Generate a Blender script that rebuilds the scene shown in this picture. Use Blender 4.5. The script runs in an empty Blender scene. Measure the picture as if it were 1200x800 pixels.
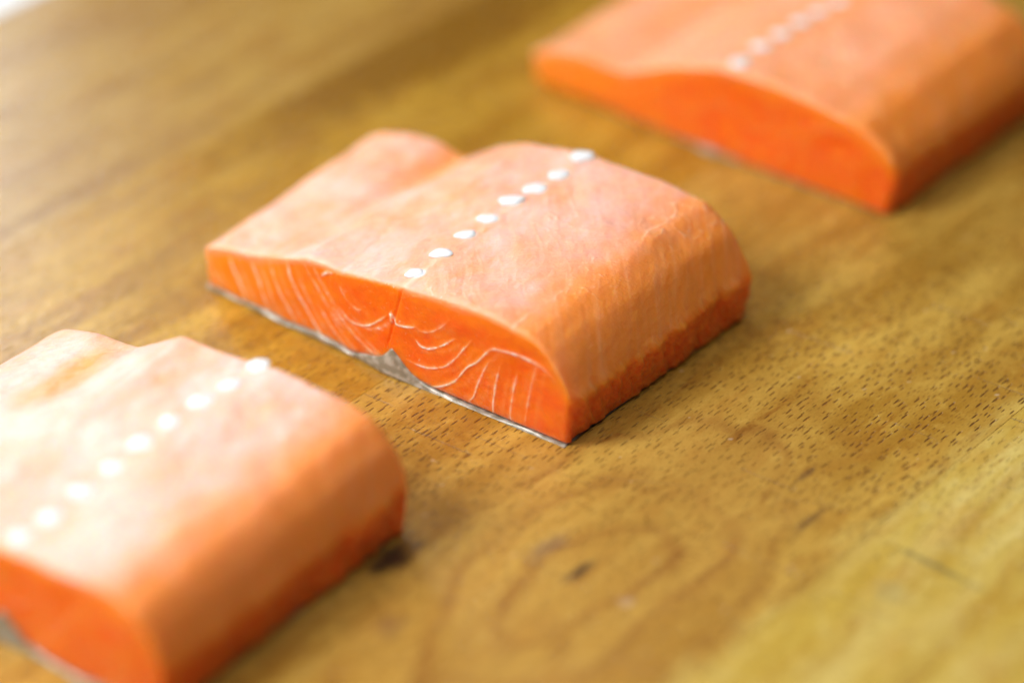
import bpy, math
import numpy as np
from math import radians, cos, sin, pi

scene = bpy.context.scene
MM = 0.001

# ------------------------------------------------------------------ camera
TILT, DIST = radians(35.0), 0.657
cam_data = bpy.data.cameras.new("camera")
cam_data.lens = 100.0
cam_data.sensor_width = 36.0
cam_data.sensor_fit = 'HORIZONTAL'
cam_data.clip_start = 0.02
cam_data.clip_end = 50.0
cam = bpy.data.objects.new("camera", cam_data)
scene.collection.objects.link(cam)
cam.location = (0.0, -DIST * cos(TILT), DIST * sin(TILT))
cam.rotation_euler = (pi / 2 - TILT, 0, 0)
cam_data.dof.use_dof = True
cam_data.dof.focus_distance = 0.633
cam_data.dof.aperture_fstop = 2.9
cam_data.dof.aperture_blades = 0
scene.camera = cam

# ------------------------------------------------------------------ light
world = bpy.data.worlds.new("World")
scene.world = world
world.use_nodes = True
bg = world.node_tree.nodes["Background"]
bg.inputs["Color"].default_value = (1.0, 0.98, 0.95, 1)
bg.inputs["Strength"].default_value = 0.045


def area(name, loc, target, sx, sy, watts, col):
    ld = bpy.data.lights.new(name, 'AREA')
    ld.shape = 'RECTANGLE'
    ld.size, ld.size_y = sx, sy
    ld.energy = watts
    ld.color = col
    o = bpy.data.objects.new(name, ld)
    scene.collection.objects.link(o)
    o.location = loc
    d = np.array(target, float) - np.array(loc, float)
    from mathutils import Vector
    o.rotation_euler = Vector(d).to_track_quat('-Z', 'Y').to_euler()
    return o


area("window_light", (-0.56, -0.17, 0.57), (0, 0, 0.01), 0.36, 0.36, 6.9, (1.0, 0.985, 0.97))
area("ceiling_light", (0.02, -0.19, 0.88), (0, 0, 0), 0.6, 0.6, 2.8, (1.0, 0.985, 0.965))
area("back_window_light", (-0.62, 1.12, 0.55), (-0.08, 0.08, 0), 0.5, 0.5, 7.6, (0.84, 0.94, 1.0))

scene.view_settings.view_transform = 'Standard'
scene.view_settings.look = 'None'
scene.view_settings.exposure = 0.27
scene.view_settings.gamma = 1.0
scene.view_settings.use_curve_mapping = False
scene.render.engine = 'CYCLES'
scene.cycles.use_denoising = True
scene.cycles.max_bounces = 5
scene.cycles.use_adaptive_sampling = True
scene.cycles.adaptive_threshold = 0.02

# ------------------------------------------------------------------ helpers


class NT:
    """small wrapper for building node trees"""

    def __init__(self, name):
        self.mat = bpy.data.materials.new(name)
        self.mat.use_nodes = True
        self.t = self.mat.node_tree
        self.t.nodes.clear()
        self.out = self.t.nodes.new("ShaderNodeOutputMaterial")
        self.bsdf = self.t.nodes.new("ShaderNodeBsdfPrincipled")
        self.t.links.new(self.bsdf.outputs[0], self.out.inputs[0])

    def link(self, a, b):
        self.t.links.new(a, b)

    def put(self, sock, v):
        if isinstance(v, bpy.types.NodeSocket):
            self.t.links.new(v, sock)
        else:
            if isinstance(v, (tuple, list)) and len(v) == 3 and sock.type == 'RGBA':
                v = (*v, 1)
            sock.default_value = v

    def math(self, op, a, b=0.0, c=None, clamp=False):
        n = self.t.nodes.new("ShaderNodeMath")
        n.operation = op
        n.use_clamp = clamp
        self.put(n.inputs[0], a)
        self.put(n.inputs[1], b)
        if c is not None:
            self.put(n.inputs[2], c)
        return n.outputs[0]

    def vmath(self, op, a, b=(0, 0, 0), out=0):
        n = self.t.nodes.new("ShaderNodeVectorMath")
        n.operation = op
        self.put(n.inputs[0], a)
        self.put(n.inputs[1], b)
        return n.outputs[out]

    def length(self, a):
        return self.vmath('LENGTH', a, out=1)

    def mix(self, f, a, b, blend='MIX'):
        n = self.t.nodes.new("ShaderNodeMix")
        n.data_type = 'RGBA'
        n.blend_type = blend
        n.clamp_factor = True
        self.put(n.inputs[0], f)
        self.put(n.inputs[6], a)
        self.put(n.inputs[7], b)
        return n.outputs[2]

    def noise(self, vec, scale=1.0, detail=2.0, rough=0.5, dist=0.0, col=False):
        n = self.t.nodes.new("ShaderNodeTexNoise")
        self.put(n.inputs["Vector"], vec)
        n.inputs["Scale"].default_value = scale
        n.inputs["Detail"].default_value = detail
        n.inputs["Roughness"].default_value = rough
        n.inputs["Distortion"].default_value = dist
        return n.outputs["Color" if col else "Fac"]

    def ss(self, x, lo, hi):
        n = self.t.nodes.new("ShaderNodeMapRange")
        n.interpolation_type = 'SMOOTHSTEP'
        self.put(n.inputs[0], x)
        n.inputs[1].default_value = lo
        n.inputs[2].default_value = hi
        return n.outputs[0]

    def xyz(self, v):
        n = self.t.nodes.new("ShaderNodeSeparateXYZ")
        self.put(n.inputs[0], v)
        return n.outputs

    def comb(self, x, y, z=0.0):
        n = self.t.nodes.new("ShaderNodeCombineXYZ")
        for i, v in enumerate((x, y, z)):
            self.put(n.inputs[i], v)
        return n.outputs[0]

    def attr(self, name):
        n = self.t.nodes.new("ShaderNodeAttribute")
        n.attribute_name = name
        return n

    def objco(self):
        n = self.t.nodes.new("ShaderNodeTexCoord")
        return n.outputs["Object"]

    def bump(self, h, strength, dist, normal=None):
        n = self.t.nodes.new("ShaderNodeBump")
        n.inputs["Strength"].default_value = strength
        n.inputs["Distance"].default_value = dist
        self.put(n.inputs["Height"], h)
        if normal is not None:
            self.link(normal, n.inputs["Normal"])
        return n.outputs[0]

    def set(self, **kw):
        for k, v in kw.items():
            self.put(self.bsdf.inputs[k.replace('_', ' ')], v)


def rnd_lattice(ix, iy, iz, seed):
    h = (ix.astype(np.int64) * 374761393 + iy.astype(np.int64) * 668265263
         + iz.astype(np.int64) * 2147483647 + seed * 1274126177) & 0xFFFFFFFF
    h = ((h ^ (h >> 13)) * 1274126177) & 0xFFFFFFFF
    h = ((h ^ (h >> 16)) * 2246822519) & 0xFFFFFFFF
    return ((h ^ (h >> 15)) & 0xFFFF) / 32767.5 - 1.0


def vnoise(x, y, z, seed=0):
    """value noise in -1..1, one feature per unit"""
    x0, y0, z0 = np.floor(x), np.floor(y), np.floor(z)
    fx, fy, fz = x - x0, y - y0, z - z0
    fx, fy, fz = (f * f * (3 - 2 * f) for f in (fx, fy, fz))
    ix, iy, iz = x0.astype(np.int64), y0.astype(np.int64), z0.astype(np.int64)
    r = 0
    for dx in (0, 1):
        for dy in (0, 1):
            for dz in (0, 1):
                w = (fx if dx else 1 - fx) * (fy if dy else 1 - fy) * (fz if dz else 1 - fz)
                r = r + w * rnd_lattice(ix + dx, iy + dy, iz + dz, seed)
    return r


def fbm(x, y, z, seed=0, octv=3):
    r, a = 0, 1.0
    for i in range(octv):
        r = r + a * vnoise(x * 2 ** i, y * 2 ** i, z * 2 ** i, seed + 17 * i)
        a *= 0.5
    return r


def sstep(x, lo, hi):
    t = np.clip((x - lo) / (hi - lo), 0, 1)
    return t * t * (3 - 2 * t)


def mesh_from(name, verts, quads):
    me = bpy.data.meshes.new(name)
    me.vertices.add(len(verts))
    me.vertices.foreach_set("co", np.ascontiguousarray(verts, np.float32).ravel())
    n = len(quads)
    me.loops.add(4 * n)
    me.loops.foreach_set("vertex_index", np.ascontiguousarray(quads, np.int32).ravel())
    me.polygons.add(n)
    me.polygons.foreach_set("loop_start", np.arange(0, 4 * n, 4, dtype=np.int32))
    me.update(calc_edges=True)
    me.polygons.foreach_set("use_smooth", np.ones(n, bool))
    me.validate()
    return me


def box_lattice(nu, nv, nt):
    """closed surface of a box lattice: integer coordinates of its points, and its quads"""
    idx = np.full((nu + 1, nv + 1, nt + 1), -1, np.int32)
    m = np.zeros(idx.shape, bool)
    m[0], m[-1] = True, True
    m[:, 0], m[:, -1] = True, True
    m[:, :, 0], m[:, :, -1] = True, True
    pts = np.argwhere(m)
    idx[m] = np.arange(len(pts), dtype=np.int32)
    quads = []

    def side(g, flip):
        q = np.stack([g[:-1, :-1], g[1:, :-1], g[1:, 1:], g[:-1, 1:]], -1).reshape(-1, 4)
        quads.append(q[:, ::-1] if flip else q)
    side(idx[:, :, 0], True)
    side(idx[:, :, -1], False)
    side(idx[:, 0, :], False)
    side(idx[:, -1, :], True)
    side(idx[0], True)
    side(idx[-1], False)
    return pts.astype(float), np.concatenate(quads)


def curve(pts, n=400, soft=3):
    """soft curve through (u, z) points as a lookup"""
    p = np.array(pts, float)
    us = np.linspace(0, 1, n)
    z = np.interp(us, p[:, 0], p[:, 1])
    k = np.exp(-0.5 * (np.arange(-4 * soft, 4 * soft + 1) / soft) ** 2)
    k /= k.sum()
    zp = np.pad(z, 4 * soft, mode='reflect', reflect_type='odd')
    z = np.convolve(zp, k, 'valid')
    return lambda u: np.interp(u, us, z)


def link_mesh(name, me, mat, parent=None):
    o = bpy.data.objects.new(name, me)
    scene.collection.objects.link(o)
    me.materials.append(mat)
    if parent is not None:
        o.parent = parent
    return o


# ------------------------------------------------------------------ materials


def wood(name, light, mid, dark, seed, pore_amt, knot=None, spots=(), blend=None):
    m = NT(name)
    P = m.vmath('MULTIPLY', m.objco(), (1000, 1000, 1000))      # board millimetres, y along the grain
    P = m.vmath('ADD', P, (seed * 0.0, 0, 0))
    S = m.vmath('ADD', P, (seed * 137.0, seed * 71.0, 0))
    # slow wander of the grain
    wob = m.math('MULTIPLY', m.math('SUBTRACT', m.noise(m.vmath('MULTIPLY', S, (0.02, 0.008, 0)), 1, 2), 0.5), 16)
    xyz = m.xyz(S)
    xw = m.math('ADD', xyz[0], wob)
    # broad tone
    t1 = m.noise(m.comb(m.math('MULTIPLY', xw, 0.075), m.math('MULTIPLY', xyz[1], 0.014)), 1, 3, 0.55)
    t2 = m.noise(m.comb(m.math('MULTIPLY', xw, 0.35), m.math('MULTIPLY', xyz[1], 0.05)), 1, 3, 0.6)
    fib = m.noise(m.comb(m.math('MULTIPLY', xw, 2.2), m.math('MULTIPLY', xyz[1], 0.22)), 1, 3, 0.65)
    mott = m.noise(m.vmath('MULTIPLY', S, (0.25, 0.16, 0)), 1, 4, 0.6)
    col = m.mix(m.ss(t1, 0.32, 0.68), dark, light)
    col = m.mix(m.math('MULTIPLY', m.ss(t2, 0.38, 0.66), 0.75), col, m.mix(0.5, mid, dark))
    col = m.mix(m.math('MULTIPLY', m.ss(fib, 0.45, 0.8), 0.35), col, m.mix(0.5, col, dark, 'MULTIPLY'))
    col = m.mix(m.math('MULTIPLY', m.ss(mott, 0.5, 0.72), 0.5), col, light)
    redd = m.noise(m.vmath('MULTIPLY', S, (0.10, 0.035, 0)), 1.3, 3, 0.6)
    col = m.mix(m.math('MULTIPLY', m.ss(redd, 0.48, 0.68), 0.40), col, m.mix(1.0, col, (0.86, 0.66, 0.45), 'MULTIPLY'))
    # growth lines
    px = m.xyz(P)
    if knot:
        kx, ky = knot
        d = m.comb(m.math('SUBTRACT', px[0], kx), m.math('MULTIPLY', m.math('SUBTRACT', px[1], ky), 0.5))
        wv = m.math('MULTIPLY', m.math('SUBTRACT', m.noise(m.vmath('MULTIPLY', P, (0.045, 0.03, 0)), 1, 2), 0.5), 20)
        r = m.math('ADD', m.length(d), wv)
        near = m.math('SUBTRACT', 1.0, m.ss(r, 22, 48))
        ringp = m.math('ADD', m.math('MULTIPLY', r, 0.62), 0.9)
    else:
        near = 0.35
        ringp = m.math('MULTIPLY', xw, 0.4)
    rg = m.math('ADD', m.math('MULTIPLY', m.math('SINE', ringp), 0.5), 0.5)
    rg = m.math('POWER', rg, 5.0)
    brk = m.ss(m.noise(m.vmath('MULTIPLY', S, (0.05, 0.03, 0)), 1, 2), 0.35, 0.65)
    rgm = m.math('MULTIPLY', m.math('MULTIPLY', rg, near), m.math('ADD', 0.24, m.math('MULTIPLY', brk, 0.55)))
    col = m.mix(rgm, col, m.mix(0.9, col, (0.42, 0.2, 0.06), 'MULTIPLY'))
    if knot:
        col = m.mix(m.math('MULTIPLY', near, 0.35), col, m.mix(0.5, mid, (0.55, 0.27, 0.09)))
    spk = m.noise(m.vmath('MULTIPLY', S, (2.6, 0.9, 0)), 1, 3, 0.7)
    col = m.mix(m.math('MULTIPLY', m.ss(spk, 0.5, 0.72), 0.5), col, m.mix(1.0, col, (0.62, 0.5, 0.38), 'MULTIPLY'))
    # long brown growth lines
    gl = m.math('SINE', m.math('ADD', m.math('MULTIPLY', xw, 0.33), m.math('MULTIPLY', t1, 9.0)))
    gl = m.math('MULTIPLY', m.ss(gl, 0.94, 1.0), m.math('MULTIPLY', m.ss(t2, 0.40, 0.60), m.ss(mott, 0.42, 0.6)))
    col = m.mix(m.math('MULTIPLY', gl, 0.55), col, m.mix(1.0, col, (0.45, 0.22, 0.07), 'MULTIPLY'))

    if blend:                                  # the lighter sapwood feathers in along the joint
        bx, other, sgn, amt = blend
        wv2 = m.math('MULTIPLY', m.math('SUBTRACT', m.noise(m.vmath('MULTIPLY', P, (0.22, 0.07, 0)), 1, 4, 0.62), 0.5), 26)
        e = m.math('MULTIPLY', m.math('SUBTRACT', m.math('ADD', px[0], wv2), bx), sgn)
        col = m.mix(m.math('MULTIPLY', m.ss(e, -9, 7), amt), col, m.mix(t2, other[1], other[0]))
    # pores: short dashes along the grain
    def dashes(cx, cy, hw, hl, rot, keep, jit=1.0, off=0.0):
        v = m.vmath('ADD', S, (off, off * 0.7, 0))
        if rot:
            n = m.t.nodes.new("ShaderNodeVectorRotate")
            n.rotation_type = 'Z_AXIS'
            n.inputs["Angle"].default_value = rot
            m.put(n.inputs["Vector"], v)
            v = n.outputs[0]
        v = m.vmath('MULTIPLY', v, (1 / cx, 1 / cy, 0))
        vo = m.t.nodes.new("ShaderNodeTexVoronoi")
        vo.voronoi_dimensions = '2D'
        vo.inputs["Scale"].default_value = 1.0
        vo.inputs["Randomness"].default_value = jit
        m.put(vo.inputs["Vector"], v)
        rel = m.vmath('MULTIPLY', m.vmath('SUBTRACT', v, vo.outputs["Position"]), (cx / hw, cy / hl, 0))
        cc = m.xyz(vo.outputs["Color"])
        # uneven sizes
        ln = m.math('DIVIDE', m.length(rel), m.math('ADD', 0.55, m.math('MULTIPLY', cc[1], 0.7)))
        d = m.math('SUBTRACT', 1.0, m.ss(ln, 0.55, 1.15))
        return m.math('MULTIPLY', d, m.ss(cc[0], 1 - keep - 0.08, 1 - keep + 0.08))
    patch = m.ss(m.noise(m.vmath('MULTIPLY', S, (0.03, 0.018, 0)), 1, 2), 0.16, 0.44)
    po1 = dashes(1.45, 3.7, 0.19, 1.15, 0.0, 0.72, 0.9)
    po2 = dashes(0.95, 2.4, 0.13, 0.65, 0.0, 0.6, 1.0, 31.0)
    pores = m.math('MULTIPLY', m.math('MAXIMUM', po1, m.math('MULTIPLY', po2, 0.6)), m.math('MAXIMUM', patch, 0.55))
    if knot:
        pores = m.math('MULTIPLY', pores, m.math('SUBTRACT', 1.0, m.math('MULTIPLY', near, 0.6)))
    col = m.mix(m.math('MULTIPLY', pores, pore_amt), col, (0.115, 0.044, 0.011))
    # knife marks and scuffs across the grain
    sc1 = dashes(26, 26, 0.13, 9.0, radians(84), 0.6, 1.0, 11.0)
    sc2 = dashes(38, 38, 0.11, 13.0, radians(58), 0.35, 1.0, 57.0)
    scr = m.math('MAXIMUM', sc1, sc2)
    col = m.mix(m.math('MULTIPLY', scr, 0.45), col, (0.14, 0.085, 0.05))
    # pale crumbs of scuffed fibre
    fl = dashes(9, 9, 0.35, 0.6, 0.6, 0.16, 1.0, 91.0)
    col = m.mix(m.math('MULTIPLY', fl, 0.35), col, (0.72, 0.58, 0.42))
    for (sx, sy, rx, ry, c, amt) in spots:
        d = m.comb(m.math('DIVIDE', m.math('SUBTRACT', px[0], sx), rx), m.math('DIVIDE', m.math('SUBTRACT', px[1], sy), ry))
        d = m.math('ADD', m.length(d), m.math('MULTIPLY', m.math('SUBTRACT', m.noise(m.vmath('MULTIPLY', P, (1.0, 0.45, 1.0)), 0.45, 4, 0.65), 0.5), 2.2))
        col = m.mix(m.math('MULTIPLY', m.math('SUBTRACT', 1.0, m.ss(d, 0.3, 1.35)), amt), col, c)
    h = m.math('SUBTRACT', m.math('MULTIPLY', fib, 0.35), m.math('ADD', po1, m.math('MULTIPLY', sc1, 0.8)))
    nb = m.bump(h, 0.7, 0.00036)
    rough = m.math('ADD', 0.20, m.math('MULTIPLY', m.noise(m.vmath('MULTIPLY', S, (0.1, 0.05, 0)), 1, 3), 0.14))
    m.set(Base_Color=col, Roughness=rough, Normal=nb)
    m.bsdf.inputs["Specular IOR Level"].default_value = 0.5
    return m.mat


def flesh_material():
    m = NT("salmon_flesh")
    mk = m.attr("mask")                       # r: outer membrane, g: trimmed edge, b: fat
    s = m.t.nodes.new("ShaderNodeSeparateColor")
    m.link(mk.outputs["Color"], s.inputs[0])
    mem, side, fat = s.outputs[0], s.outputs[1], s.outputs[2]
    pale = mk.outputs["Alpha"]                # how thick the pale fascia lies
    P = m.attr("pos").outputs["Vector"]       # millimetres in the fillet
    n1 = m.noise(P, 0.16, 3, 0.55)
    n2 = m.noise(m.vmath('MULTIPLY', P, (0.9, 0.35, 0.9)), 1, 3, 0.6)
    bel_glow = m.attr("belly_edge_glow").outputs["Fac"]
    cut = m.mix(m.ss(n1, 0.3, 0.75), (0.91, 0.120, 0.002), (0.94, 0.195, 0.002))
    cut = m.mix(bel_glow, cut, (0.96, 0.30, 0.006))
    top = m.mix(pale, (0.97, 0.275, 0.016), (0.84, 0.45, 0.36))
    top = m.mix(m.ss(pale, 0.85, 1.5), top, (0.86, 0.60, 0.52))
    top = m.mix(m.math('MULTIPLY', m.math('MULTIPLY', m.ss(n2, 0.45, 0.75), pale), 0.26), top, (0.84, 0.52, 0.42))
    sd = m.mix(m.ss(n2, 0.35, 0.7), (0.82, 0.10, 0.006), (0.90, 0.20, 0.02))
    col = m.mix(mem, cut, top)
    col = m.mix(side, col, sd)
    col = m.mix(fat, col, m.mix(m.ss(fat, 0.15, 0.75), m.mix(mem, (0.95, 0.30, 0.04), (0.90, 0.46, 0.25)), m.mix(m.ss(fat, 0.8, 1.0), (0.92, 0.65, 0.50), (0.92, 0.86, 0.84))))
    fine = m.noise(P, 1.6, 4, 0.6)
    mid = m.noise(m.vmath('MULTIPLY', P, (0.5, 0.3, 0.5)), 1, 3, 0.55)
    h = m.math('ADD', m.math('MULTIPLY', fine, 0.25), m.math('ADD', mid, m.math('MULTIPLY', fat, 0.5)))
    nb = m.bump(h, 0.75, 0.00045)
    rough = m.math('ADD', m.math('ADD', 0.32, m.math('MULTIPLY', mem, 0.08)), m.math('MULTIPLY', m.ss(n2, 0.3, 0.8), 0.16))
    m.set(Base_Color=col, Roughness=rough, Normal=nb)
    b = m.bsdf.inputs
    b["Subsurface Weight"].default_value = 0.85
    b["Subsurface Radius"].default_value = (1.0, 0.34, 0.12)
    b["Subsurface Scale"].default_value = 0.0046
    b["IOR"].default_value = 1.40
    b["Specular IOR Level"].default_value = 0.34
    b["Coat Weight"].default_value = 0.60
    b["Coat Roughness"].default_value = 0.07
    m.link(m.bump(m.noise(P, 0.5, 5, 0.62), 1.0, 0.0014), b["Coat Normal"])
    return m.mat


def skin_material():
    m = NT("silver_skin")
    P = m.attr("pos").outputs["Vector"]
    n = m.noise(P, 0.5, 3)
    col = m.mix(m.ss(n, 0.4, 0.65), (0.24, 0.22, 0.16), (0.44, 0.41, 0.34))
    sc = m.noise(P, 1.8, 2)
    m.set(Base_Color=col, Roughness=0.36, Metallic=0.1, Normal=m.bump(sc, 0.35, 0.0002))
    m.bsdf.inputs["Subsurface Weight"].default_value = 0.2
    m.bsdf.inputs["Subsurface Scale"].default_value = 0.001
    m.bsdf.inputs["Coat Weight"].default_value = 0.25
    m.bsdf.inputs["Coat Roughness"].default_value = 0.15
    return m.mat


def bone_material():
    m = NT("pin_bone_white")
    P = m.vmath('MULTIPLY', m.objco(), (1000, 1000, 1000))
    n = m.noise(P, 0.7, 2)
    m.set(Base_Color=m.mix(n, (0.88, 0.84, 0.85), (0.93, 0.90, 0.91)), Roughness=0.28,
          Normal=m.bump(n, 0.4, 0.0004))
    m.bsdf.inputs["Subsurface Weight"].default_value = 0.8
    m.bsdf.inputs["Subsurface Radius"].default_value = (1, 0.8, 0.7)
    m.bsdf.inputs["Subsurface Scale"].default_value = 0.0015
    m.bsdf.inputs["Coat Weight"].default_value = 0.6
    m.bsdf.inputs["Coat Roughness"].default_value = 0.12
    return m.mat


def table_material():
    m = NT("white_table_paint")
    P = m.objco()
    n = m.noise(P, 6, 3)
    m.set(Base_Color=m.mix(n, (0.72, 0.77, 0.80), (0.82, 0.85, 0.87)), Roughness=0.4)
    return m.mat


# ------------------------------------------------------------------ table and board
BOARD_ROT = radians(-40.8)
THICK = 0.034


def box_mesh(name, x0, x1, y0, y1, z0, z1, bev):
    import bmesh
    bm = bmesh.new()
    bmesh.ops.create_cube(bm, size=1)
    for v in bm.verts:
        v.co.x = x0 if v.co.x < 0 else x1
        v.co.y = y0 if v.co.y < 0 else y1
        v.co.z = z0 if v.co.z < 0 else z1
    if bev:
        bmesh.ops.bevel(bm, geom=list(bm.edges), offset=bev, segments=2, profile=0.5, affect='EDGES')
    me = bpy.data.meshes.new(name)
    bm.to_mesh(me)
    bm.free()
    return me


table = link_mesh("table", box_mesh("table", -1.1, 1.1, -0.8, 1.2, -THICK - 0.03, -THICK - 0.0005, 0.003), table_material())
table["kind"] = "structure"

board = bpy.data.objects.new("cutting_board", None)
scene.collection.objects.link(board)
board.location = (0, 0, -THICK)
board.rotation_euler = (0, 0, BOARD_ROT)
board["label"] = "large oiled wooden cutting board with knot and knife marks, under the salmon"
board["category"] = "cutting board"

BROWN = ((0.57, 0.355, 0.066), (0.47, 0.265, 0.040), (0.33, 0.162, 0.016))
PALE = ((0.68, 0.53, 0.17), (0.60, 0.44, 0.09), (0.50, 0.32, 0.045))
TAN = ((0.49, 0.295, 0.06), (0.42, 0.24, 0.042), (0.345, 0.175, 0.024))
OLIVE = ((0.56, 0.325, 0.036), (0.47, 0.25, 0.022), (0.33, 0.155, 0.009))
DARK = (0.055, 0.028, 0.018)
planks = [
    (-211.0, -118.0, TAN, 3, 0.55, None, (), None),
    (-118.0, -12.0, OLIVE, 5, 0.55, None, ((-110.0, 95.0, 20, 80, (0.20, 0.085, 0.003), 0.9),), None),
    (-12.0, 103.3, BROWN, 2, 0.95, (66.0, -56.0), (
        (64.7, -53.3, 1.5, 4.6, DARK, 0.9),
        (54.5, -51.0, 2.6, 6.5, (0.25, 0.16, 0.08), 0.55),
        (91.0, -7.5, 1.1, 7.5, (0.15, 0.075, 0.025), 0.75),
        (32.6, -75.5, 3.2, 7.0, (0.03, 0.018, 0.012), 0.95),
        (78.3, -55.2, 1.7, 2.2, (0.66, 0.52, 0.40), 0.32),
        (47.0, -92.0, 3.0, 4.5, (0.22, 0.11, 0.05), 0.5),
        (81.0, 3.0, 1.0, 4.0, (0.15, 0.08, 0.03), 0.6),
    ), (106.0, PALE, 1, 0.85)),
    (103.3, 214.0, PALE, 8, 0.25, None, ((119.5, -4.0, 11.0, 1.1, (0.20, 0.16, 0.06), 0.7),
                                        (117.0, -17.0, 4, 4, (0.42, 0.33, 0.12), 0.5),), (101.0, BROWN, -1, 0.7)),
    (214.0, 322.0, BROWN, 11, 0.5, None, (), None),
]
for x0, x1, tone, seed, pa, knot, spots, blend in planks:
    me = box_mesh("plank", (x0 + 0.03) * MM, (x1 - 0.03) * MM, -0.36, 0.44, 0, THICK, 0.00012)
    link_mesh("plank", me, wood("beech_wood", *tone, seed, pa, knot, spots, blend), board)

# ------------------------------------------------------------------ salmon
FAT_LINES = [
    (0.34, 0.8, [(1.6, 9.2), (2.6, 5.9), (4.0, 3.3), (6.4, 1.9)]),
    (0.38, 0.85, [(8.8, 12.3), (10.3, 8.3), (12.2, 4.5), (13.9, 1.2)]),
    (0.38, 0.85, [(14.8, 14.6), (17.0, 11.0), (18.9, 7.2), (19.8, 3.0), (22.1, 0.2)]),
    (0.36, 0.88, [(21.3, 16.0), (22.9, 12.2), (25.4, 7.5), (27.6, 3.8), (29.5, 0.7)]),
    (0.32, 0.88, [(26.6, 19.2), (27.9, 14.7), (30.1, 10.5), (32.6, 6.4), (35.4, 2.5), (38.3, 0.3)]),
    (0.26, 0.70, [(31.8, 21.5), (33.2, 17.9), (36.0, 14.5), (39.4, 10.3), (41.7, 7.9), (44.6, 5.7)]),
    (0.26, 0.75, [(35.8, 10.6), (38.6, 6.6), (41.4, 3.3), (44.9, 0.7)]),
    (0.24, 0.70, [(37.7, 13.0), (41.1, 10.5), (44.1, 7.7), (48.0, 4.9), (51.6, 3.2), (53.0, 3.5)]),
    (0.28, 0.95, [(42.2, 12.0), (44.7, 9.9), (47.6, 9.5), (50.6, 10.8), (53.7, 13.6), (55.7, 15.8)]),
    (0.40, 0.75, [(37.1, 18.6), (38.9, 20.4), (40.7, 20.8)]),
    (0.24, 0.65, [(42.4, 18.8), (43.2, 16.9), (45.5, 14.4), (47.5, 13.7), (49.0, 14.5)]),
    (0.42, 1.00, [(56.8, 17.1), (56.9, 14.1)]),
    (0.34, 0.95, [(57.2, 16.9), (58.2, 14.3), (61.0, 14.8), (63.8, 15.9)]),
    (0.22, 0.60, [(62.4, 17.0), (64.4, 15.2), (66.9, 15.5), (70.1, 18.1), (72.8, 21.6)]),
    (0.28, 0.90, [(63.1, 12.9), (64.7, 11.1), (67.4, 11.2), (71.0, 13.9), (74.1, 17.0)]),
    (0.28, 0.90, [(60.8, 5.9), (64.2, 5.5), (67.8, 6.3), (71.2, 8.1), (73.7, 11.0), (76.1, 14.7), (78.5, 18.3)]),
    (0.30, 0.92, [(64.1, 0.5), (66.9, 0.7), (71.1, 2.9), (74.2, 5.6), (77.0, 10.4), (80.2, 13.4), (83.5, 18.4),
                  (87.6, 19.1), (92.2, 19.1), (96.8, 18.6), (100.0, 16.0)]),
    (0.26, 0.75, [(76.6, 0.4), (78.7, 2.7), (79.8, 6.5), (81.5, 11.3), (83.5, 15.5)]),
    (0.26, 0.85, [(82.8, 0.2), (84.1, 1.0), (84.1, 4.4), (84.9, 9.4), (85.9, 14.5)]),
    (0.24, 0.75, [(88.9, 0.0), (88.5, 2.9), (89.3, 9.2), (90.2, 15.0)]),
    (0.24, 0.65, [(92.3, 0.5), (92.9, 6.8), (94.2, 14.7), (95.5, 19.2)]),
]


def line_field(x, z, lines, kx=1.0, kz=1.0):
    f = np.zeros_like(x)
    for w, amt, pl in lines:
        p = np.array(pl, float) * (kx, kz)
        # finer, softly bent polyline
        t = np.arange(len(p))
        tt = np.linspace(0, len(p) - 1, 8 * (len(p) - 1) + 1)
        q = np.stack([np.interp(tt, t, p[:, i]) for i in (0, 1)], 1)
        for _ in range(6):
            q[1:-1] = 0.5 * q[1:-1] + 0.25 * (q[:-2] + q[2:])
        sel = np.where((x > q[:, 0].min() - 2) & (x < q[:, 0].max() + 2) & (z > q[:, 1].min() - 2) & (z < q[:, 1].max() + 2))[0]
        if len(sel) == 0:
            continue
        X, Z = x[sel], z[sel]
        best = np.full(len(sel), 9e9)
        ends = np.zeros(len(sel))
        for i in range(len(q) - 1):
            a, d = q[i], q[i + 1] - q[i]
            s = np.clip(((X - a[0]) * d[0] + (Z - a[1]) * d[1]) / max(d @ d, 1e-9), 0, 1)
            dd = (X - a[0] - s * d[0]) ** 2 + (Z - a[1] - s * d[1]) ** 2
            upd = dd < best
            best = np.where(upd, dd, best)
            ends = np.where(upd, (i + s) / (len(q) - 1), ends)
        taper = np.clip(np.minimum(ends, 1 - ends) * 6, 0.25, 1)
        var = 0.78 + 0.28 * vnoise(X * 0.6, Z * 0.6, X * 0, 5) + 0.22 * vnoise(X * 2.1, Z * 2.1, X * 0, 6)
        ww = w * (0.55 + 0.35 * taper) * (1 + 0.25 * vnoise(X * 0.9, Z * 0.9, X * 0, 9))
        f[sel] = np.maximum(f[sel], 1.12 * amt * var * taper ** 0.5 * np.exp(-best / (2 * ww * ww)))
    return f


MAT_FLESH, MAT_SKIN, MAT_BONE = flesh_material(), skin_material(), bone_material()


def bone_mesh(rng):
    import bmesh
    bm = bmesh.new()
    bmesh.ops.create_uvsphere(bm, u_segments=20, v_segments=10, radius=1.0)
    ph = rng.uniform(0, 6.28, 4)
    for v in bm.verts:
        a = math.atan2(v.co.y, v.co.x)
        k = 1 + 0.10 * sin(2 * a + ph[0]) + 0.08 * sin(3 * a + ph[1]) + 0.05 * sin(5 * a + ph[2])
        v.co.x *= k
        v.co.y *= k
    for f in bm.faces:
        f.smooth = True
    me = bpy.data.meshes.new("pin_bone")
    bm.to_mesh(me)
    bm.free()
    return me


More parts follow.
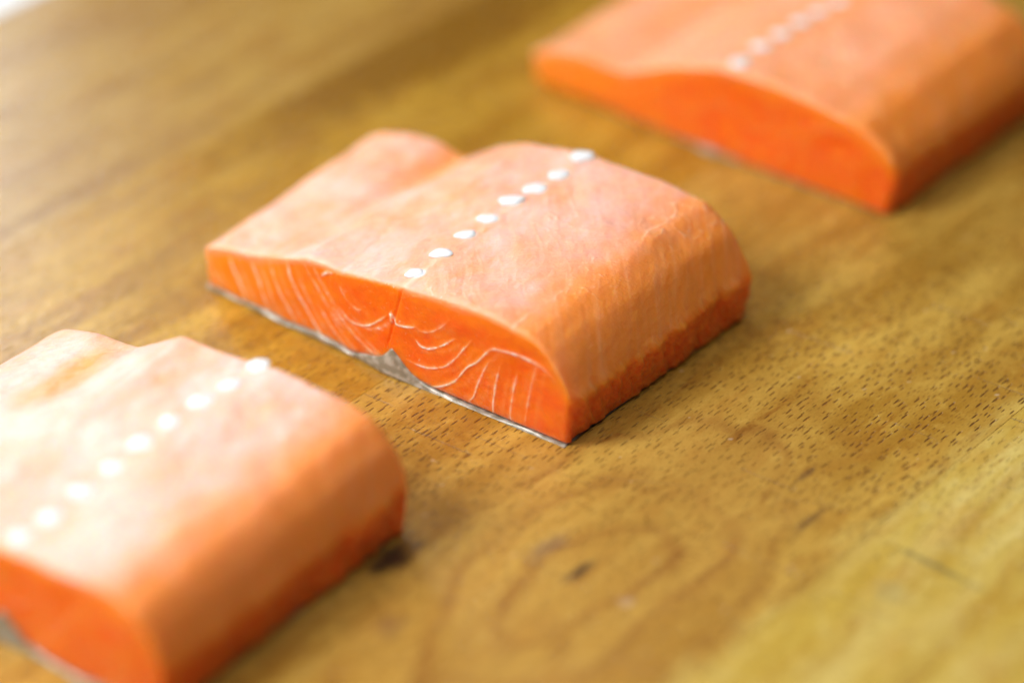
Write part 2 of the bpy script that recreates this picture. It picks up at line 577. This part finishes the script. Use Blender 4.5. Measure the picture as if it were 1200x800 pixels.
def fillet(label, corners, front, back, pins, cell, seed, wedge_u, bow=1.6, lift=0.0, fat_amt=1.0, fascia=1.0, skin_amt=1.0):
    FL, FR, BR, BL = [np.array(c, float) for c in corners]
    W = np.linalg.norm(FR - FL)
    Ln = np.linalg.norm(BR - FR)
    H = 26.0
    org = (FL + FR + BR + BL) / 4
    ang = math.atan2(*(FR - FL)[::-1])
    root = bpy.data.objects.new("salmon_fillet", None)
    scene.collection.objects.link(root)
    root.location = (org[0] * MM, org[1] * MM, 0)
    root.rotation_euler = (0, 0, ang)
    root["label"] = label
    root["category"] = "salmon"
    root["group"] = "raw salmon fillets on the board"
    fcur, bcur = curve(front), curve(back)
    R = np.array([[cos(-ang), -sin(-ang)], [sin(-ang), cos(-ang)]])

    def ztop(u, v):
        k = sstep(v, 0.0, 1.0)
        return fcur(u) * (1 - k) + bcur(u) * k

    def zskin(u, v):
        base = skin_amt * 1.35 - skin_amt * 1.25 * sstep(u, wedge_u - 0.02, wedge_u + 0.07) - 0.6 * skin_amt * sstep(u, 0.07, 0.0)
        w = np.where(u < wedge_u, np.exp(-((wedge_u - u) / 0.035)), np.exp(-((u - wedge_u) / 0.05) ** 1.4))
        return 0.12 + base * (0.75 + 0.5 * vnoise(u * 21 + seed, v * 6, u * 0, seed + 62)) + 6.6 * skin_amt * w * (1 - 0.25 * v)

    def plan(u, v):
        p = (FL[None] * ((1 - u) * (1 - v))[:, None] + FR[None] * (u * (1 - v))[:, None]
             + BR[None] * (u * v)[:, None] + BL[None] * ((1 - u) * v)[:, None])
        return (p - org) @ R.T

    def shape(a, b, c, z0f, z1f):
        u, v, t = a / W, b / Ln, c / H
        uc, vc = np.clip(u, 0, 1), np.clip(v, 0, 1)
        p = plan(u, v)
        x, y = p[:, 0], p[:, 1]
        zb, zt = z0f(uc, vc), z1f(uc, vc)
        z = zb + t * (zt - zb)
        # the cut bows towards the knife, the dorsal edge tucks in below, the belly edge rounds off
        y = y - bow * 4 * uc * (1 - uc) * (1 - vc) ** 3
        x = x - 1.2 * (1 - np.clip(z / 12.0, 0, 1)) * sstep(uc, 0.9, 1.0)
        x = x + 1.3 * (1 - np.clip(z / 10.0, 0, 1)) * sstep(uc, 0.1, 0.0)
        # belly corner at the back is rounded in plan
        cr = sstep(uc, 0.16, 0.0) * sstep(vc, 0.8, 1.0)
        y = y - 3.0 * cr ** 1.5
        wob = vnoise(uc * 9 + seed, vc * 0 + 3, t * 2, seed) * 0.35
        y = y + wob
        return x, y, z, u, v, t

    # ---- flesh
    nu, nv, nt = int(W / cell), int(Ln / cell), int(H / cell)
    pts, quads = box_lattice(nu, nv, nt)
    P = pts * np.array([W / nu, Ln / nv, H / nt])
    r = 1.7
    inner = np.clip(P, r, np.array([W, Ln, H]) - r)
    d = P - inner
    nn = d / np.maximum(np.linalg.norm(d, axis=1, keepdims=True), 1e-9)
    P = inner + nn * r
    a, b, c = P.T
    x, y, z, u, v, t = shape(a, b, c, lambda q, w: 0.55 * zskin(q, w), ztop)
    n_top = np.clip(nn[:, 2], 0, 1) ** 2
    n_front = np.clip(-nn[:, 1], 0, 1) ** 2
    n_back = np.clip(nn[:, 1], 0, 1) ** 2
    n_side = np.clip(nn[:, 0], 0, 1) ** 2
    n_bel = np.clip(-nn[:, 0], 0, 1) ** 2
    n_cut = n_front + n_back
    ax, by = u * W, v * Ln
    sd = seed * 13.7
    # outer surface: soft lumps, muscle flakes, little tears
    lump = 0.55 * fbm(ax / 17 + sd, by / 13, ax * 0, seed, 3)
    flake = 0.10 * fbm(ax / 3.2 + sd, by / 6.5, ax * 0, seed + 3, 3)
    # muscle boundaries seen through the membrane, slanting back from the dorsal edge and from the pin line
    sl = by + 1.15 * (ax - W) + 1.3 * vnoise(ax / 7 + sd, by / 9, ax * 0, seed + 5)
    per = 5.1
    dl = np.abs((sl / per - np.round(sl / per)) * per)
    dors = sstep(u + 0.05 * vnoise(ax / 8 + sd, by / 7, ax * 0, seed + 77), 0.76, 0.88)
    seg = 0.45 + 0.55 * np.clip(vnoise(ax / 6, sl / per * 1.0 + sd, ax * 0, seed + 8) * 1.4 + 0.4, 0, 1)
    wdt = 0.24 + 0.22 * np.clip(vnoise(sl / per * 0.7 + sd, ax / 20, ax * 0, seed + 7), -0.6, 1)
    septa_d = np.exp(-(dl / wdt) ** 2) * dors * seg * np.clip(0.55 + 0.8 * vnoise(np.round(sl / per) * 3.3 + sd, ax / 9, ax * 0, seed + 71), 0.2, 1)
    septa_soft = np.exp(-(dl / 1.3) ** 2) * dors
    sl2 = by - 0.9 * (ax - 0.55 * W) + 1.6 * vnoise(ax / 8 + sd, by / 9, ax * 0, seed + 6)
    dl2 = np.abs((sl2 / 6.0 - np.round(sl2 / 6.0)) * 6.0)
    septa_m = np.exp(-(dl2 / 0.5) ** 2) * sstep(u, 0.56, 0.62) * (1 - dors) * 0.55
    # crease where the membrane ends over the dorsal slope
    ucr = 0.868 + 0.018 * vnoise(by / 14 + sd, by * 0, by * 0, seed + 9) + 0.004 * vnoise(by / 2.0, by * 0, by * 0, seed + 10)
    crease = np.exp(-((u - ucr) * W / 0.42) ** 2) * np.clip(0.35 + 0.9 * vnoise(by / 6 + sd, by * 0, by * 0, seed + 11), 0.05, 1)
    wx = 1.6 * fbm(ax / 4 + sd, by / 4, ax * 0, seed + 15, 3)
    rn = np.abs(fbm((ax + wx) / 4.2 + sd, (by - wx) / 6.0, ax * 0, seed + 12, 3))
    torn = np.clip(1 - rn / 0.075, 0, 1) * 0.8 + np.clip(fbm((ax + wx) / 1.3 + sd, by / 2.2, ax * 0, seed + 16, 3) - 0.75, 0, 1) * 1.2
    torn = torn * np.clip(vnoise(ax / 11 + sd, by / 10, ax * 0, seed + 13) * 1.7 + 0.2, 0, 1)
    torn = torn * sstep(u, 0.55, 0.66) * (1 - sstep(u, 0.90, 0.95))
    torn2 = np.clip(fbm(ax / 2.6 + sd, by / 4.5, ax * 0, seed + 14, 3) - 0.75, 0, 1) * 2.0 * (1 - sstep(u, 0.3, 0.5))
    pin_band = np.exp(-((u - pins[0][0]) * W / 1.1) ** 2)
    dz = lump + flake + 0.04 * septa_d + 0.0 * septa_soft + 0.10 * crease + 0.20 * torn + 0.20 * torn2 + 0.12 * pin_band
    z = z + dz * (n_top + 0.0) + (1 - n_top) * lump * t * (n_cut + n_side + n_bel)
    # trimmed dorsal edge: fibrous, ragged
    rag = 0.42 * fbm(by / 2.0 + 0.25 * z + sd, z / 4.5, by * 0, seed + 20, 3) + 0.5 * vnoise(by / 7 + sd, z / 9, by * 0, seed + 21)
    x = x + rag * n_side
    x = x + 0.35 * fbm(by / 4 + sd, z / 3, by * 0, seed + 23, 3) * n_bel
    # cut faces
    f_front = line_field(ax, z + 0.0, FAT_LINES, W / 104.4, 1.0)
    fat_cut = fat_amt * (f_front * n_front + f_front * n_back * 0.8)
    soft = [(0.65, 0.48 * (1 if i < 9 else 0.6), [(px_ + 2.6, pz_ + 0.2) for px_, pz_ in l[2]]) for i, l in enumerate(FAT_LINES) if i not in (9, 11)]
    soft += [(0.85, 0.36, l[2]) for i, l in enumerate(FAT_LINES) if i not in (9, 11)]
    f_soft = line_field(ax, z, soft, W / 104.4, 1.0)
    fleck = np.clip(fbm(ax / 0.9 + sd, z / 0.7, ax * 0, seed + 33, 3) - 0.85, 0, 1) * 1.6 * np.exp(-((u - 0.53) / 0.16) ** 2)
    fat_cut = np.maximum(fat_cut, fat_amt * (f_soft + fleck) * n_cut)
    cutn = 0.16 * fbm(ax / 6 + sd, z / 5, ax * 0, seed + 30, 3)
    septum = np.exp(-((ax - 0.545 * W - 0.25 * (z - 12)) / 0.28) ** 2) * sstep(z, 6, 9) * (1 - sstep(z, 22, 26))
    y = y - (cutn + 0.20 * f_front - 0.35 * septum) * n_front + cutn * n_back
    # fine muscle striation under the fascia
    sgn = np.where(u > pins[0][0], 1.0, -1.0)
    sfine = by + sgn * 1.05 * (ax - pins[0][0] * W) + 1.2 * vnoise(ax / 6 + sd, by / 7, ax * 0, seed + 95)
    stri = np.clip(0.34 * fbm(sfine / 1.3 + sd, ax / 9, ax * 0, seed + 96, 3), 0, 1) * sstep(np.abs(u - pins[0][0]), 0.02, 0.06) * (1 - 0.55 * dors)
    z = z + 0.05 * fbm(sfine / 1.5 + sd, ax / 10, ax * 0, seed + 96, 2) * n_top
    halo = np.zeros_like(ax)
    for pu, pv, prx, pry in pins:
        dd = ((ax - pu * W) / (prx * 1.08)) ** 2 + ((by - pv * Ln) / (pry * 1.28)) ** 2
        halo = np.maximum(halo, np.exp(-dd ** 2 * 0.6))
    fat_top = np.clip(1.05 * halo + 0.20 * septa_d + 0.04 * septa_soft + 0.30 * septa_m + 0.45 * crease + 0.65 * torn + 0.25 * torn2 + stri
                      + 0.55 * pin_band * np.clip(0.35 + 0.6 * vnoise(by / 3 + sd, by * 0, by * 0, seed + 80) + 0.9 * sstep(v, 0.2, 0.0), 0.1, 1), 0, 1)
    rim = sstep(n_top, 0.08, 0.35) * (1 - sstep(n_top, 0.5, 0.95)) * n_cut
    fat = np.clip(fat_top * sstep(n_top, 0.1, 0.6) + fat_cut + 0.25 * rim, 0, 1)
    # the fascia seen in section along the top of the cut
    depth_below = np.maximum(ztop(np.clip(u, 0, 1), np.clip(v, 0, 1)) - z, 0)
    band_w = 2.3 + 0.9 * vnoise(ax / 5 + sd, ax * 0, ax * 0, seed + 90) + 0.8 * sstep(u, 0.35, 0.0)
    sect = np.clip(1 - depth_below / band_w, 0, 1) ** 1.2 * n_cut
    fib = np.clip(fbm(by / 1.5 + 0.3 * z + sd, z / 5.5, by * 0, seed + 41, 3) - 0.25, 0, 1) * 0.35
    fat = np.clip(fat + fib * n_side, 0, 1)
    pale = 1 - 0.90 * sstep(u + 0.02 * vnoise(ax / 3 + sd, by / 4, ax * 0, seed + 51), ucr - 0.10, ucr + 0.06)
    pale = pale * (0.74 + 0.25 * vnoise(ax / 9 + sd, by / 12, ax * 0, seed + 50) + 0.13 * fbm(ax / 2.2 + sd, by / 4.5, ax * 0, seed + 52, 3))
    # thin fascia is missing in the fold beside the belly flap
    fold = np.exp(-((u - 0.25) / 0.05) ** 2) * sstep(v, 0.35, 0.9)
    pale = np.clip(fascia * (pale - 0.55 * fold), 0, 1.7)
    me = mesh_from("flesh", np.stack([x, y, z + 0.25 + lift], 1) * MM, quads)
    at = me.attributes.new("mask", 'FLOAT_COLOR', 'POINT')
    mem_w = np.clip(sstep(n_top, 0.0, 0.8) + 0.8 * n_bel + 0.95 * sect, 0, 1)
    side_w = n_side * sstep(ztop(np.clip(u, 0, 1), np.clip(v, 0, 1)) - z + 1.2 * vnoise(by / 2.5 + sd, by * 0, by * 0, seed + 91), -0.3, 2.6)
    mem_w = np.clip(mem_w + n_side * (1 - side_w) * 0.6, 0, 1)
    rgba = np.stack([mem_w, side_w, fat, pale], 1).astype(np.float32)
    at.data.foreach_set("color", rgba.ravel())
    at = me.attributes.new("belly_edge_glow", 'FLOAT', 'POINT')
    at.data.foreach_set("value", np.clip(np.maximum(sstep(u, 0.55, 0.02) * (0.5 + 0.5 * t), 0.85 * np.clip(1 - depth_below / 6.5, 0, 1) ** 1.3), 0, 1).astype(np.float32))  # yellower belly flesh, plus light glowing through the top edge painted as colour
    at = me.attributes.new("pos", 'FLOAT_VECTOR', 'POINT')
    at.data.foreach_set("vector", (np.stack([ax, by, z], 1) + sd).astype(np.float32).ravel())
    link_mesh("flesh", me, MAT_FLESH, root)

    # ---- skin underneath, showing along the cut
    nu, nv, nt = int(W / 0.5), int(Ln / 1.0), 8
    pts, quads = box_lattice(nu, nv, nt)
    P = pts * np.array([W / nu, Ln / nv, H / nt])
    a, b, c = P.T
    a = a + np.where(a <= 0, -0.1, 0) + np.where(a >= W, -0.9, 0)
    x, y, z, u, v, t = shape(a, b, c, lambda q, w: q * 0 + 0.05, zskin)
    fl = np.exp(-z / 0.35)
    front_m, back_m = b <= 0, b >= Ln
    nz = vnoise(u * W / 2.3 + sd, z * 0.8, u * 0, seed + 60)
    y = y - front_m * (0.14 + 0.16 * fl * (1 + 0.6 * nz) * sstep(u, wedge_u, wedge_u + 0.1) + 0.05 * nz
                       + 0.60 * np.exp(-((u - wedge_u) / 0.06) ** 2) - 1.6 * (1 - skin_amt) * (1 - np.exp(-((u - wedge_u) / 0.03) ** 2)))
    y = y + back_m * 0.1
    z = z + front_m * t * 0.3 * vnoise(u * W / 3.1 + sd, u * 0, u * 0, seed + 61) * sstep(u, wedge_u, wedge_u - 0.15)
    me = mesh_from("skin", np.stack([x, y, np.maximum(z, 0.04)], 1) * MM, quads)
    at = me.attributes.new("pos", 'FLOAT_VECTOR', 'POINT')
    at.data.foreach_set("vector", (np.stack([u * W, v * Ln, z], 1) + sd).astype(np.float32).ravel())
    link_mesh("skin", me, MAT_SKIN, root)

    # ---- cut pin bones in a row
    rng = np.random.default_rng(seed)
    for i, (pu, pv, rx, ry) in enumerate(pins):
        q = plan(np.array([pu]), np.array([pv]))[0]
        U, V = np.array([pu]), np.array([pv])
        zz = float(ztop(U, V)[0])
        lm = 0.55 * float(fbm(U * W / 17 + sd, V * Ln / 13, U * 0, seed, 3)[0])
        dzdx = float((ztop(U + 0.02, V) - ztop(U - 0.02, V))[0]) / (0.04 * W)
        o = link_mesh("pin_bone", bone_mesh(rng), MAT_BONE, root)
        yy = q[1] - bow * 4 * pu * (1 - pu) * (1 - pv) ** 3
        o.location = (q[0] * MM, yy * MM, (zz + lm + 0.25 + lift + 0.0) * MM)
        o.rotation_euler = (0, -math.atan(dzdx), rng.uniform(-0.25, 0.25) + radians(37))
        k = rng.uniform(0.98, 1.18)
        o.scale = (rx * k * MM, ry * 1.2 * k * MM, 0.5 * MM)
    return root


MID = dict(
    corners=((-73.0, 22.9), (13.2, -41.3), (55.9, 9.7), (-33.5, 71.5)),
    front=[(0, 10.5), (.03, 12.3), (.145, 15.3), (.245, 18.9), (.308, 21.9), (.392, 22.9), (.486, 24.3), (.556, 25.4),
           (.625, 26.2), (.716, 26.8), (.805, 26.8), (.893, 25.6), (.937, 22.7), (.97, 18.5), (1, 12.2)],
    back=[(0, 13.5), (.04, 16), (.12, 17.3), (.19, 17), (.245, 15.2), (.275, 17), (.345, 23.2), (.427, 26.9), (.565, 28.4),
          (.678, 29.2), (.767, 29.3), (.877, 27.6), (.945, 22.5), (1, 12.5)],
    pins=[(.577, .96, 2.3, 1.9), (.577, .827, 2.3, 1.7), (.568, .709, 2.4, 1.7), (.561, .594, 2.5, 1.6), (.561, .467, 2.5, 1.6),
          (.560, .348, 2.2, 1.5), (.566, .211, 2.4, 1.4), (.562, .085, 2.3, 1.3)])
FRONT = dict(
    corners=((-152.5, -65), (-66.5, -129), (-21.2, -70.5), (-107, -6.5)),
    front=[(0, 10), (.1, 14), (.25, 17), (.35, 21), (.45, 23.5), (.637, 25), (.704, 26.3), (.769, 26.7), (.875, 26.8),
           (.94, 24), (.975, 19.5), (1, 12)],
    back=[(0, 4.6), (.03, 8), (.083, 12.5), (.184, 15.1), (.294, 16.6), (.357, 21), (.431, 25.7), (.523, 26.2), (.625, 27),
          (.681, 28), (.833, 27.8), (.918, 26.3), (.97, 21), (1, 13)],
    pins=[(.636, .975, 2.3, 1.9), (.632, .861, 2.3, 1.8), (.622, .753, 2.3, 1.7), (.616, .64, 2.2, 1.8), (.616, .521, 2.4, 1.8),
          (.621, .405, 2.3, 1.7), (.623, .283, 2.4, 1.6), (.628, .163, 2.3, 1.7), (.624, .062, 2.1, 1.7)])
BACK = dict(
    corners=((5, 120.6), (93.4, 52), (140, 105), (50, 175)),
    front=[(0, 8), (.07, 12.2), (.169, 14.2), (.279, 14.4), (.34, 17.5), (.408, 21), (.546, 25.6), (.66, 25.9), (.795, 25.2),
           (.906, 22.5), (.976, 16.9), (1, 13)],
    back=[(0, 9), (.07, 13), (.169, 15), (.279, 15.5), (.34, 19), (.408, 23), (.546, 27), (.66, 28), (.795, 28),
          (.906, 25), (.965, 19), (1, 13.5)],
    pins=[(.566, .058, 2.3, 1.9), (.555, .199, 2.2, 1.7), (.559, .312, 2.1, 1.6), (.559, .422, 2.2, 1.6), (.563, .529, 2.1, 1.5),
          (.575, .632, 2.0, 1.5)])

fillet("salmon fillet in sharp focus in the middle, white streaks on its orange cut face",
       cell=0.27, seed=2, wedge_u=0.545, **MID)
fillet("blurred pale salmon fillet nearest the camera, cut off by the frame's lower left",
       cell=0.55, seed=7, wedge_u=0.60, fat_amt=0.6, fascia=1.32, **FRONT)
fillet("blurred salmon fillet farthest from the camera, cut off by the frame's top",
       cell=0.55, seed=5, wedge_u=0.52, fat_amt=0.45, fascia=0.5, skin_amt=0.2, **BACK)
